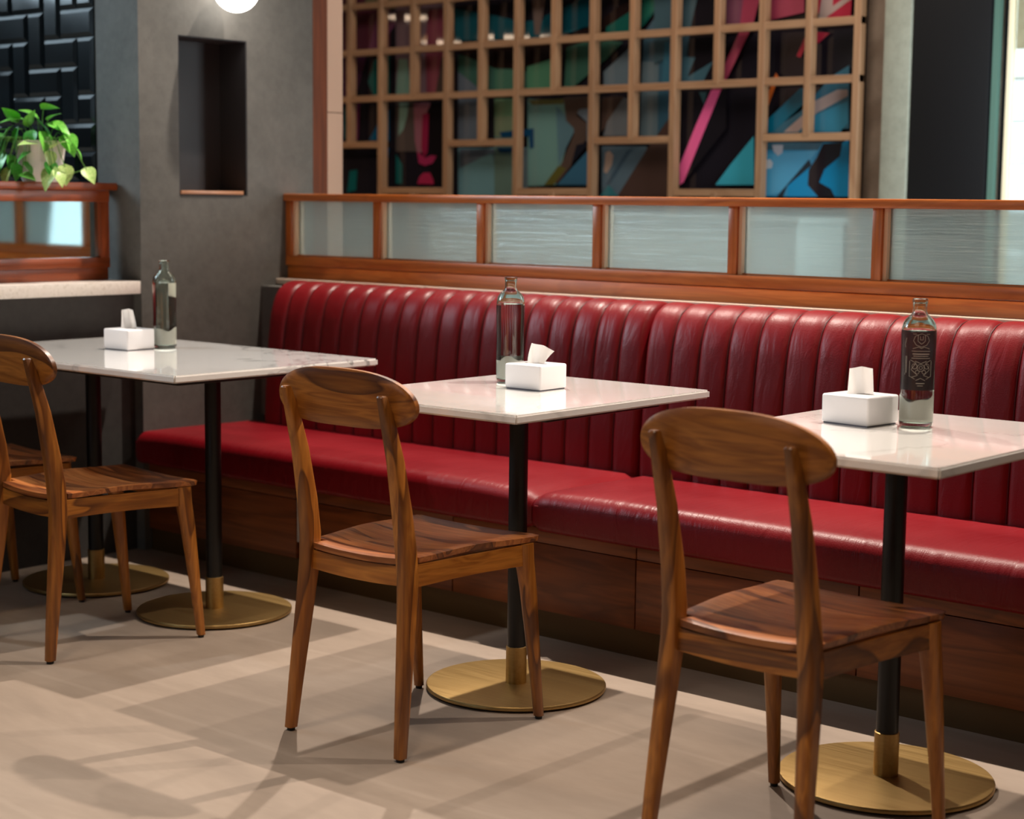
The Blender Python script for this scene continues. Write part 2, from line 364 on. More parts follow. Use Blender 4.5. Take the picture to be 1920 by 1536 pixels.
# black tiled wall left of the pillar
tw = struct('wall_tiled', bx((-9, 3.668, 0), (XW-.2395, 3.80, ZC)), GROUT, smooth=False)
def tile_bm(w_, h_):
    b = bmesh.new(); i = .014; d = .008
    o_ = [(-w_/2, -h_/2), (w_/2, -h_/2), (w_/2, h_/2), (-w_/2, h_/2)]
    A = [b.verts.new((x, 0, z)) for x, z in o_]; B = [b.verts.new((x, -.004, z)) for x, z in o_]
    D = [b.verts.new((x-math.copysign(i, x), -d-.004, z-math.copysign(i, z))) for x, z in o_]
    for P, Q in ((A, B), (B, D)):
        for k in range(4): b.faces.new((P[k], P[(k+1) % 4], Q[(k+1) % 4], Q[k]))
    b.faces.new(D); bmesh.ops.recalc_face_normals(b, faces=b.faces); return b
U = .0985; g = .003
th = link('tile', tile_bm(2*U-g, U-g), TILE, tw, smooth=False); tv = link('tile', tile_bm(U-g, 2*U-g), TILE, tw, smooth=False)
first = [True, True]
x0t, z0t = XW-.2405, .975
occ = {}
for ix in range(0, 13):
    for iz in range(0, 17):
        # herringbone set square to the wall, four-cell repeat
        k = (ix+iz) % 4
        cells = None
        if k == 0: cells = ((ix, iz), (ix+1, iz)); h = True
        elif k == 2: cells = ((ix, iz), (ix, iz+1)); h = False
        else: continue
        if any(c in occ for c in cells): continue
        for c in cells: occ[c] = 1
        X1 = x0t-ix*U; Z = z0t+iz*U
        src = th if h else tv; f = 0 if h else 1
        o = src if first[f] else src.copy()
        if not first[f]: C.objects.link(o)
        first[f] = False
        o.location = (X1-U if h else X1-U/2, 3.668, Z+U/2 if h else Z+U)
# remaining cells take single cut tiles
cut = None
for ix in range(0, 14):
    for iz in range(0, 17):
        if (ix, iz) in occ: continue
        if cut is None: cut = link('tile', tile_bm(U-g, U-g), TILE, tw, smooth=False); o = cut
        else: o = cut.copy(); C.objects.link(o)
        o.location = (x0t-ix*U-U/2, 3.668, z0t+iz*U+U/2)

# far wall with mural, lattice, column and window
YB = 6.2
bm = bmesh.new(); add_box(bm, (-9, YB+.12, 0), (-3.03, YB+.16, ZC)); wb = struct('wall_back', bm, TAUPE, smooth=False)
bm = bx((-3.03, YB+.12, 0), (5, YB+.16, .3)); add_box(bm, (-3.03, YB+.12, 2.6), (5, YB+.16, ZC)); add_box(bm, (-1.2, YB+.12, .3), (5, YB+.16, 2.6))
link('window_surround', bm, TAUPE, wb, smooth=False)
struct('wall_column', bx((-3.475, YB-.03, 0), (-3.36, YB+.12, ZC), .004), PILM)
pn = tag(lbox('dark_panel', (-3.355, YB-.02, .02), (-3.035, YB+.05, 2.9), DARKP, None, .004), 'tall near-black panel standing between the pale column and the bright window', 'panel')
wn = thing('window_1', '', ''); del wn['label']; del wn['category']; wn['kind'] = 'structure'
lbox('green_glass_edge', (-3.028, YB-.01, .3), (-3.006, YB+.02, 2.6), GREENG, wn)
lbox('window_frame', (-2.985, YB+.02, .3), (-2.963, YB+.05, 2.6), CREAMF, wn, .003)
lbox('window_frame', (-3.003, YB+.03, .3), (-2.985, YB+.05, 2.6), DARKP, wn)
lbox('window_frame', (-1.25, YB+.02, .3), (-1.2, YB+.12, 2.6), CREAMF, wn, .003)
lbox('pane', (-2.963, YB+.03, .3), (-1.25, YB+.036, 2.6), CLEAR, wn)
lbox('roller_blind', (-2.96, YB+.045, 1.80), (-1.26, YB+.055, 2.6), BLIND, wn)
fb = bmesh.new()
fc = thing('neighbour_facade', 'sunlit pale block wall seen outside through the far right window', 'building')
for i in range(14):
    lbox('course', (-5.5, 9.3, i*.24), (3, 9.5, i*.24+.225), FACADE, fc, .006)

# low pale counter under the lattice, seen through the frosted glass
ct = thing('low_counter', 'low pale teal counter seen blurred through the frosted glass below the mural', 'counter')
lbox('counter_body', (-5.55, YB-.42, 0), (-3.6, YB-.07, 1.14), TEALW, ct, .004)
lbox('counter_top', (-5.57, YB-.44, 1.14), (-3.58, YB-.07, 1.165), TEALW, ct, .004)

# ------------------------------------------------------------------ mural
YM = YB+.085
mu = thing('graffiti_mural', 'dark glossy mural with teal, pink and blue painted shapes behind the wooden lattice', 'mural')
mats = {}
def paint(h):
    if h not in mats:
        v = lin(h); m = plain('paint_'+h, tuple(min(1, c*1.35) for c in v[:3]), .05, spec=.5); mats[h] = m
    return mats[h]
lbox('board', (-6.95, YM, 1.0), (-3.632, YM+.03, 2.75), paint('17141a'), mu)
K = 4.151; layer = 0
pbm = bmesh.new(); pm = []
def M(off, col, pts):
    global layer
    layer += 1; y = YM-.0012-layer*.00025
    vs = [pbm.verts.new(Vector((p.x, y, min(2.74, max(1.01, p.z))))) for p in (at(off+zx/K, zy/K, YM) for zx, zy in pts)]
    f = pbm.faces.new(vs)
    m = paint(col)
    if m not in pm: pm.append(m)
    f.material_index = pm.index(m)
A_, B_, C_ = 630, 930, 1250
M(A_, '4a2430', [(0, -400), (430, -400), (420, 420), (60, 430)])
M(A_, '3a1c33', [(60, 430), (240, 440), (60, 1100), (20, 1100)])
M(A_, '5e5a44', [(230, -200), (640, -200), (560, 60), (230, 80)])
M(A_, '5a2f49', [(320, 140), (560, 60), (300, 420), (240, 430)])
M(A_, '0a4443', [(300, 470), (420, 400), (420, 760), (300, 760), (250, 640)])
M(A_, '0b3c42', [(60, 820), (110, 820), (100, 1040), (60, 1100)])
M(A_, '541c40', [(130, 840), (190, 800), (175, 1090), (120, 1090)])
M(A_, '053f5c', [(420, 850), (330, 960), (260, 1090), (420, 1100)])
M(A_, '055079', [(345, 1170), (420, 1150), (380, 1400), (330, 1390)])
M(A_, '0a4a4c', [(110, 1330), (170, 1320), (160, 1480), (90, 1500)])
M(A_, '0f4a4a', [(470, 1200), (520, 1280), (520, 1430), (470, 1430)])
M(A_, '5c4a52', [(470, 60), (930, -60), (910, 420), (700, 760), (470, 760)])
M(A_, '67323f', [(730, 80), (920, 60), (900, 330), (780, 760), (710, 730), (700, 300)])
M(A_, '59766f', [(490, 460), (560, 460), (580, 640), (560, 930), (490, 1090), (470, 760)])
M(A_, '3f3836', [(470, 790), (640, 780), (640, 1180), (470, 1180)])
M(A_, '59766f', [(500, 800), (570, 800), (560, 900), (530, 1010), (490, 1060)])
M(A_, '3a302c', [(830, 440), (930, 440), (930, 730), (780, 730)])
M(A_, '704753', [(610, 800), (750, 800), (700, 900), (680, 1180), (640, 1200), (620, 1100)])
M(A_, '6d1834', [(680, 890), (730, 880), (720, 1180), (690, 1230), (670, 1150)])
M(A_, '120e10', [(740, 800), (850, 800), (840, 1430), (740, 1430)])
M(A_, '4a4f5e', [(850, 850), (915, 840), (900, 1430), (845, 1430)])
M(A_, '7c2144', [(640, 1180), (700, 1230), (750, 1210), (790, 1215), (760, 1270), (700, 1290), (650, 1270)])
M(A_, '85203f', [(640, 1430), (655, 1380), (690, 1345), (740, 1345), (765, 1400), (770, 1435)])
M(A_, '2f5048', [(960, 430), (1100, 430), (1250, 520), (1500, 560), (1500, 740), (960, 740)])
M(A_, '4d5763', [(960, 560), (1060, 640), (1180, 740), (1180, 1090), (960, 1090)])
M(A_, '567880', [(960, 1150), (1500, 1150), (1500, 1530), (960, 1530)])
M(A_, '4c5560', [(970, 1310), (1200, 1200), (1500, 1160), (970, 1160)])
M(A_, '4b5960', [(1230, 1180), (1500, 1160), (1500, 1530), (1270, 1530)])
M(B_, '123f49', [(-350, 60), (0, 120), (200, 170), (500, 140), (780, -80), (780, 180), (600, 250), (300, 300), (-300, 320)])
M(B_, '07303a', [(380, 130), (780, -60), (780, 200), (560, 240), (380, 280)])
M(B_, '19100f', [(-300, 360), (0, 340), (240, 330), (560, 300), (790, 180), (1200, -120), (1320, -120), (1100, 60), (900, 200), (780, 290), (480, 440), (200, 540), (0, 530), (-250, 430)])
M(B_, '4f4340', [(290, 0), (400, -40), (350, 270), (310, 270)])
M(B_, '12443d', [(870, 210), (1100, 60), (1310, -120), (1360, -60), (1170, 190), (1070, 280), (860, 280)])
M(B_, '1b5044', [(1150, -60), (1320, -60), (1230, 90), (1150, 170)])
M(B_, '2a4a3f', [(560, 370), (780, 300), (1000, 330), (860, 470), (600, 690), (540, 690)])
M(B_, '3f6a53', [(250, 520), (480, 450), (520, 690), (250, 700)])
M(B_, '3a5f50', [(0, 540), (200, 540), (200, 740), (0, 740)])
M(B_, '56745a', [(0, 770), (200, 770), (200, 910), (0, 920)])
M(B_, '5c6a55', [(0, 910), (200, 900), (200, 1080), (0, 1080)])
M(B_, '4f635c', [(0, 1060), (200, 1060), (200, 1530), (0, 1530)])
M(B_, '4d5a62', [(850, 560), (1100, 330), (1060, 690), (850, 690)])
M(B_, '2f4652', [(1160, 260), (1400, -60), (1720, -60), (1480, 500), (1390, 760), (1150, 660)])
M(B_, '4a5960', [(1150, 480), (1290, 480), (1280, 1060), (1130, 1060)])
M(B_, '2a4756', [(1280, 440), (1390, 380), (1390, 1010), (1270, 1060)])
M(B_, '54736f', [(260, 770), (560, 790), (600, 1000), (480, 1440), (260, 1450)])
M(B_, '4f4c2c', [(260, 780), (540, 770), (540, 810), (300, 820)])
M(B_, '46606a', [(480, 820), (640, 990), (560, 1150), (500, 1300)])
M(B_, '555d66', [(620, 860), (790, 830), (790, 1080), (720, 1120), (720, 950)])
M(B_, '433630', [(540, 760), (790, 750), (790, 840), (660, 850), (640, 900), (720, 960), (715, 1090), (640, 1180), (600, 1290), (500, 1420), (430, 1440), (530, 1260), (620, 1050), (620, 1000), (560, 940)])
M(B_, '4a4720', [(390, 1440), (500, 1290), (560, 1310), (460, 1440)])
M(B_, '16171f', [(640, 1130), (720, 1110), (760, 1090), (620, 1260), (600, 1280)])
M(B_, '2c5168', [(760, 1140), (760, 1440), (490, 1440), (620, 1290)])
M(B_, '0c3350', [(40, 1030), (310, 1000), (310, 1150), (280, 1160), (270, 1060), (60, 1070)])
M(B_, '14324e', [(20, 1150), (190, 1150), (120, 1190), (50, 1190)])
M(B_, '40332e', [(840, 760), (1010, 750), (860, 1000), (830, 1030)])
M(B_, '565a5e', [(1010, 760), (1080, 780), (1080, 1060), (850, 1060), (880, 950)])
M(B_, '46555f', [(840, 1140), (1190, 1140), (1190, 1170), (960, 1530), (840, 1530)])
M(B_, '8a7468', [(870, 1190), (900, 1175), (930, 1210), (920, 1280), (880, 1350), (855, 1340)])
M(B_, '34434f', [(1030, 1180), (1080, 1160), (900, 1440), (870, 1440)])
M(B_, '3c2c27', [(1200, 1150), (1380, 900), (1380, 1530), (960, 1530)])
M(C_, '33474f', [(-80, -200), (310, -200), (200, 240), (60, 440), (-80, 500)])
M(C_, '2d5363', [(0, 330), (60, 340), (60, 650), (-20, 650)])
M(C_, '151216', [(300, -200), (480, -200), (480, 1000), (130, 1440), (60, 1440), (180, 440), (200, 230)])
M(C_, '33505c', [(130, 440), (240, 450), (180, 600), (380, 480), (300, 640), (130, 650)])
M(C_, '2c4347', [(270, 720), (330, 720), (310, 820)])
M(C_, '5a3444', [(480, -200), (800, -200), (590, 220), (480, 230)])
M(C_, '7a2f41', [(640, -200), (790, -200), (690, 200), (640, 300), (500, 590), (440, 710), (380, 700), (580, 260)])
M(C_, '823349', [(480, 500), (580, 300), (640, 290), (480, 630), (430, 720), (370, 700)])
M(C_, 'c04f7c', [(365, 705), (440, 705), (300, 1050), (150, 1420), (120, 1440), (120, 1290), (240, 990)])
M(C_, '7a2f41', [(820, -200), (1090, -200), (1090, 100), (820, 160)])
M(C_, '8c2233', [(1180, -200), (1470, -200), (1450, 150), (1290, 165), (1190, 100)])
M(C_, '8d7b76', [(1240, -100), (1320, -100), (1310, 70), (1230, 180), (1195, 180)])
M(C_, '8d7b76', [(1300, 60), (1470, -60), (1480, -20), (1260, 140)])
M(C_, '8c2233', [(1030, 440), (1090, 300), (1180, 250), (1290, 260), (1200, 340), (1120, 330), (1060, 450)])
M(C_, 'a4501f', [(870, 570), (890, 600), (850, 720), (810, 830), (800, 750)])
M(C_, '2b5568', [(1440, 510), (1440, 1000), (1000, 1040), (800, 1040), (1060, 870), (1300, 600)])
M(C_, '08566f', [(810, 930), (1060, 690), (1140, 690), (1140, 760), (850, 1030), (800, 1030)])
M(C_, '8a7b78', [(1150, 800), (1350, 700), (1430, 700), (1430, 750), (1190, 880), (1040, 1030), (930, 1030), (1100, 880)])
M(C_, '2c6b84', [(1430, 790), (1430, 960), (1370, 1030), (1150, 1030), (1170, 900)])
M(C_, '2f8396', [(700, 1060), (700, 1440), (400, 1440), (520, 1280)])
M(C_, '2b6f92', [(780, 1110), (1440, 1110), (1440, 1530), (780, 1530)])
M(C_, '2d4f60', [(780, 1110), (1240, 1110), (1200, 1170), (780, 1170)])
M(C_, '3f7f9f', [(780, 1200), (1200, 1170), (1120, 1270), (900, 1500), (780, 1530)])
M(C_, '0a6f9c', [(1150, 1280), (1440, 1080), (1440, 1530), (960, 1530), (970, 1440)])
M(C_, '14242e', [(1130, 1240), (1150, 1290), (960, 1450), (930, 1530), (880, 1530)])
M(C_, '16161c', [(1240, 1120), (1390, 1110), (1370, 1220), (1250, 1320), (1210, 1420), (1300, 1470), (1330, 1530), (1200, 1530), (1120, 1440), (1130, 1320), (1190, 1230)])
M(C_, '8c8f9a', [(845, 1130), (930, 1130), (925, 1190), (890, 1215), (855, 1180)])
M(C_, 'a0a3a8', [(790, 1250), (830, 1240), (850, 1270), (840, 1310), (800, 1315), (790, 1290)])
M(B_, '2a5a60', [(830, 1530), (900, 1440), (980, 1530)])
link('painted_shapes', pbm, pm, mu, smooth=False)

# ------------------------------------------------------------------ lattice screen
lat = thing('wooden_lattice', 'pale wooden lattice screen of square and double cells in front of the mural', 'lattice')
P = .2232; XR = -3.612; HW = .0155
cols = [XR-P*i for i in range(16)]
rows = {}
ZR = [1.258+.2275*i for i in range(7)]       # E, D, C, B, A ...
def bar(a, b, m): lbox('slat', a, b, m, lat, .0015, 1)
for i, x in enumerate(cols):
    if i % 2 == 0: zb_ = .60
    else: zb_ = ZR[1] if (i//2) % 2 == 0 else ZR[2]
    bar((x-HW, YB, zb_), (x+HW, YB+.042, 2.75), LATW)
    if i % 2 and (i//2) % 2 == 1: bar((x-HW, YB, .60), (x+HW, YB+.042, ZR[0]), LATW)
for j in range(7):
    if j >= 2: bar((cols[-1]-HW, YB+.0015, ZR[j]-HW), (XR+HW, YB+.0405, ZR[j]+HW), LATX)
    else:
        for i in range(0, 14, 2):
            k = (i//2) % 2
            if (j == 1 and k == 0) or (j == 0 and k == 1): bar((cols[i+2]+HW, YB+.0015, ZR[j]-HW), (cols[i]-HW, YB+.0405, ZR[j]+HW), LATX)

# ------------------------------------------------------------------ glazed partition above the banquette
YP = 4.319
par = thing('glazed_partition', 'long low teak partition with six frosted glass panes behind the red banquette', 'partition')
XE = -.95
lbox('top_rail', (XW+.001, YP-.012, 1.207), (XE, YP+.062, 1.233), TX, par, .003)
lbox('bottom_rail', (XW+.001, YP-.002, .972), (XE, YP+.056, 1.008), TX, par, .002)
lbox('base_board', (XW+.001, YP+.008, .80), (XE, YP+.05, .970), TX, par, .002)
posts = [-4.856, -4.400, -3.911, -3.420, -2.9105, -2.4335, -1.955, -1.475, -.966]
for i, x in enumerate(posts):
    lbox('post', (x-.0155, YP+.001, 1.008), (x+.0155, YP+.054, 1.207), TZ, par, .0015)
for a, b in zip(posts, posts[1:]):
    g0, g1 = a+.0155, b-.0155
    lbox('pane', (g0, YP+.030, 1.008), (g1, YP+.036, 1.207), FROST, par, smooth=False)
    lbox('bead', (g0, YP+.012, 1.008), (g0+.011, YP+.029, 1.207), BEADW, par)
    lbox('bead', (g0+.002, YP+.037, 1.008), (g0+.014, YP+.05, 1.207), BEADW, par)
    lbox('bead', (g0+.009, YP+.020, 1.008), (g1, YP+.029, 1.012), TX, par)

# ------------------------------------------------------------------ banquette
bq = thing('banquette', 'long oxblood red leather banquette with channelled backrest along the partition', 'banquette')
YK = 3.685
def cushion(x0, x1, y0, y1, z0, z1, r, crown, nx=60):
    prof = []     # ring in YZ
    def arc(cy0, cz0, a0, a1, rr, n=6):
        return [(cy0+rr*math.cos(a0+(a1-a0)*i/n), cz0+rr*math.sin(a0+(a1-a0)*i/n)) for i in range(n+1)]
    prof += arc(y0+r, z1-r, PI, PI/2, r)
    n = 22
    for i in range(1, n): prof.append((y0+r+(y1-.03-y0-r)*i/n, z1))
    prof += arc(y1-.03, z1-.03, PI/2, 0, .03)
    prof += arc(y1-.012, z0+.012, 0, -PI/2, .012, 3); prof += arc(y0+.018, z0+.018, -PI/2, -PI, .018, 4)
    bm = bmesh.new(); rings = []; yc, zc = (y0+y1)/2, (z0+z1)/2
    for i in range(nx+1):
        u = i/nx; x = x0+(x1-x0)*u; e = min(x-x0, x1-x); rr = .03
        k = 0 if e >= rr else rr-math.sqrt(max(0, rr*rr-(rr-e)**2))
        ring = []
        for (y, z) in prof:
            t_ = max(0, min(1, (y-y0)/(y1-y0))); cz = crown*math.sin(PI*min(1, t_*1.15+.12)**.8)*(1-(2*u-1)**8) if z > zc+.02 else 0
            s = 1-k/.12
            ring.append(bm.verts.new((x, yc+(y-yc)*(1-k/.5), zc+(z+cz-zc)*s)))
        rings.append(ring)
    m_ = len(prof)
    for A, B in zip(rings, rings[1:]):
        for j in range(m_): bm.faces.new((A[j], A[(j+1) % m_], B[(j+1) % m_], B[j]))
    bm.faces.new(rings[0]); bm.faces.new(rings[-1][::-1]); bmesh.ops.recalc_face_normals(bm, faces=bm.faces); return bm
SX = -3.085
for a, b in ((XW+.003, SX-.001), (SX+.001, -.95)):
    s = link('seat_cushion', cushion(a, b, 3.615, 4.16, .315, .418, .042, .016), LEATHER, bq)
    pip = tube([(a+.02+(b-a-.04)*i/40, 3.6185, .386+.0008*math.sin(i*1.7)) for i in range(41)], .0022, 6)
    link('piping', pip, LEATHER, s)
def backrest(x0, x1, nch, nleft=False):
    prof = [(4.115, .40), (4.117, .50), (4.124, .60), (4.132, .70), (4.142, .78), (4.150, .82), (4.162, .856), (4.180, .886), (4.205, .905), (4.235, .914), (4.268, .916), (4.300, .908)]
    # resample smoothly
    pts = [Vector((0, a, b)) for a, b in prof]; fine = []
    for i in range(len(pts)-1):
        n = 5 if i < 4 else 3
        p0, p1, p2, p3 = pts[max(0, i-1)], pts[i], pts[i+1], pts[min(len(pts)-1, i+2)]
        for k in range(n):
            t_ = k/n; fine.append(.5*((2*p1)+(-p0+p2)*t_+(2*p0-5*p1+4*p2-p3)*t_*t_+(-p0+3*p1-3*p2+p3)*t_**3))
    fine.append(pts[-1])
    bm = bmesh.new(); nc = 12; N_ = nch*nc; rows_ = []
    xs = []
    for c in range(nch):
        for k in range(nc): xs.append((c, k/nc))
    xs.append((nch-1, 1.0))
    W_ = (x1-x0)/nch
    for (c, t_) in xs:
        x = x0+(c+t_)*W_; s = 2*t_-1
        bulge = .0075*(1-abs(s)**3.5)-.0045*math.exp(-((1-abs(s))/.06)**2)
        if (c == 0 and t_ < .5) or (c == nch-1 and t_ > .5): bulge = .0075*(1-abs(s)**3.5)-.03*max(0, abs(s)-.72)**1.2*2
        col = []
        for j, p in enumerate(fine):
            q = fine[min(j+1, len(fine)-1)]-fine[max(j-1, 0)]; nrm = Vector((0, -q.z, q.y)).normalized()
            f = 1 if j < len(fine)-5 else (len(fine)-1-j)/5
            col.append(bm.verts.new((x, p.y+nrm.y*bulge*f, p.z+nrm.z*bulge*f)))
        col.append(bm.verts.new((x, 4.312, .90))); col.append(bm.verts.new((x, 4.312, .40)))
        rows_.append(col)
    m_ = len(rows_[0])
    for A, B in zip(rows_, rows_[1:]):
        for j in range(m_): bm.faces.new((A[j], A[(j+1) % m_], B[(j+1) % m_], B[j]))
    bm.faces.new(rows_[0]); bm.faces.new(rows_[-1][::-1]); bmesh.ops.recalc_face_normals(bm, faces=bm.faces)
    o = link('backrest', bm, LEATHERB, bq)
    sm = bmesh.new()
    for c in range(1, nch):
        x = x0+c*W_
        tube([(x, p.y-.0005, p.z+.0004) for p in fine[::3]], .0013, 5, sm)
    s_ = link('seam', sm, plain('dark_seam', '4a0a10', .5), o); s_['kind'] = 'stuff'
    return o
backrest(-4.765, -3.0915, 18); backrest(-3.0885, -.95, 22)
lbox('back_ledge', (XW+.001, 4.27, .905), (XE, YP+.009, .925), LEDGE, bq, .002)
lbox('back_frame', (XW+.001, 4.30, .02), (XE, YP+.009, .904), BASEW, bq)
lbox('end_filler', (XW+.001, 4.20, .43), (-4.77, 4.27, .90), GREYWALL, bq)
px = [XW+.002, -4.112, -3.433, -2.764, -2.091, -1.42, -.95]
for i, (a, b) in enumerate(zip(px, px[1:])):
    a2 = a+.04 if i == 1 else a
    lbox('base_panel', (a2+.002, YK, .078), (b-.002, YK+.018, .268), BASEW, bq, .001)
    lbox('top_board', (a2+.002, YK+.0015, .270), (b-.002, YK+.018, .312), BASEW, bq, .001)
lbox('carcass', (XW+.002, YK+.02, .076), (XE, 4.29, .312), plain('dark_carcass', '150c08', .8), bq)
lbox('skirting', (XW+.002, YK+.012, 0), (XE, YK+.022, .076), plain('aged_brass_skirting', '5e4524', .5, metal=.3), bq)
tag(lbox('wall_outlet_box', (-4.108, YK-.002, .132), (-4.078, YK+.018, .292), PANELG, None, .003), 'slim pale grey plastic box set in the gap between the banquette base panels', 'outlet')

# ------------------------------------------------------------------ left partition, shelf slab, low wall
XP = -5.0
lw = struct('wall_low', bx((XP-.06, -1.2, 0), (XW-.045, 3.668, .888)), DARKLOW, smooth=False)
tag(lbox('stone_shelf', (XP-.06, -1.2, .889), (XW, 3.6655, .932), TERR, None, .002), 'cream terrazzo shelf on the charcoal low wall at left, behind the long table', 'shelf')
TLY, TLZ = (wood('red_teak_'+a, a, 'a8532a', '8f4019', '5f270e', knots=.25, rough=.36, s=.8) for a in 'yz')
lp = thing('small_partition', 'short teak partition with flat cap and mirrored pane, carrying the potted plant', 'partition')
lbox('base_board', (XP-.045, 1.6, .933), (XP, 3.628, .974), TLY, lp, .002)
lbox('bottom_rail', (XP-.045, 1.6, .9745), (XP+.006, 3.632, 1.010), TLY, lp, .002)
lbox('top_rail', (XP-.045, 1.6, 1.198), (XP+.006, 3.632, 1.236), TLY, lp, .002)
lbox('cap', (XP-.075, 1.6, 1.237), (XP+.012, 3.662, 1.262), TLY, lp, .002)
lposts = [3.614, 3.172, 2.73, 2.29, 1.85]
for y in lposts: lbox('post', (XP-.043, y-.017, 1.010), (XP+.004, y+.017, 1.198), TLZ, lp, .0015)
for a, b in zip(lposts, lposts[1:]):
    lbox('pane', (XP-.020, b+.017, 1.010), (XP-.015, a-.017, 1.198), MIRROR, lp, smooth=False)

# ------------------------------------------------------------------ tables
def make_table(label, cx_, cy_, hx, hy, poles, rot=0, group=None):
    t = thing('pedestal_table', label, 'table', (cx_, cy_, 0), rot, group)
    b = bx((-hx, -hy, .729), (hx, hy, .75))
    vert = [e for e in b.edges if abs(e.verts[0].co.z-e.verts[1].co.z) > .01]
    bmesh.ops.bevel(b, geom=vert, offset=.004, segments=2, affect='EDGES')
    top = [e for e in b.edges if all(v.co.z > .74 for v in e.verts) or all(v.co.z < .74 for v in e.verts)]
    bmesh.ops.bevel(b, geom=[e for e in top if len(e.link_faces) == 2 and any(abs(f.normal.z) < .5 for f in e.link_faces)], offset=.004, segments=2, affect='EDGES')
    link('tabletop', b, VEINED if len(poles) > 1 else MARBLE, t)
    if len(poles) > 1: lbox('mounting_plate', (-hx+.05, -hy+.05, .716), (hx-.05, hy-.05, .7285), BLACK, t, .002)
    else: lbox('mounting_plate', (-.27, -.22, .716), (.27, .22, .7285), BLACK, t, .003)
    for (px_, py_) in poles:
        link('pole', lathe([(0, .012), (.0235, .012), (.0235, .714), (.06, .7145), (.06, .718), (0, .718)], 32), BLACK, t, loc=(px_, py_, 0))
        link('brass_sleeve', lathe([(.0236, .012), (.0262, .012), (.0262, .108), (.0236, .109)], 40), BRASS, t, loc=(px_, py_, 0))
        d = link('base_disc', lathe([(0, .004), (.2225, .004), (.2262, .0065), (.2262, .0125), (.2245, .0148), (.2215, .0155), (0, .0155)], 96), BRASS, t, loc=(px_, py_, 0))
        link('floor_ring', lathe([(.16, 0), (.215, 0), (.215, .004), (.16, .004)], 64), FOOT, d)
    return t
T1x, T1y = -4.270, 3.248
make_table('long marble table on two brass-footed pedestals, at the left by the dark wall', T1x, T1y, .591, .3755, [(-4.567-T1x, 0), (-3.984-T1x, 0)])
make_table('middle square marble table on a single brass-footed black pedestal', -2.812, 3.2535, .3145, .3755, [(.006, -.004)], .008)
make_table('square marble table at the right edge, nearest the camera, under the etched bottle', -1.774, 3.222, .3145, .3755, [(.010, .027)], 0)

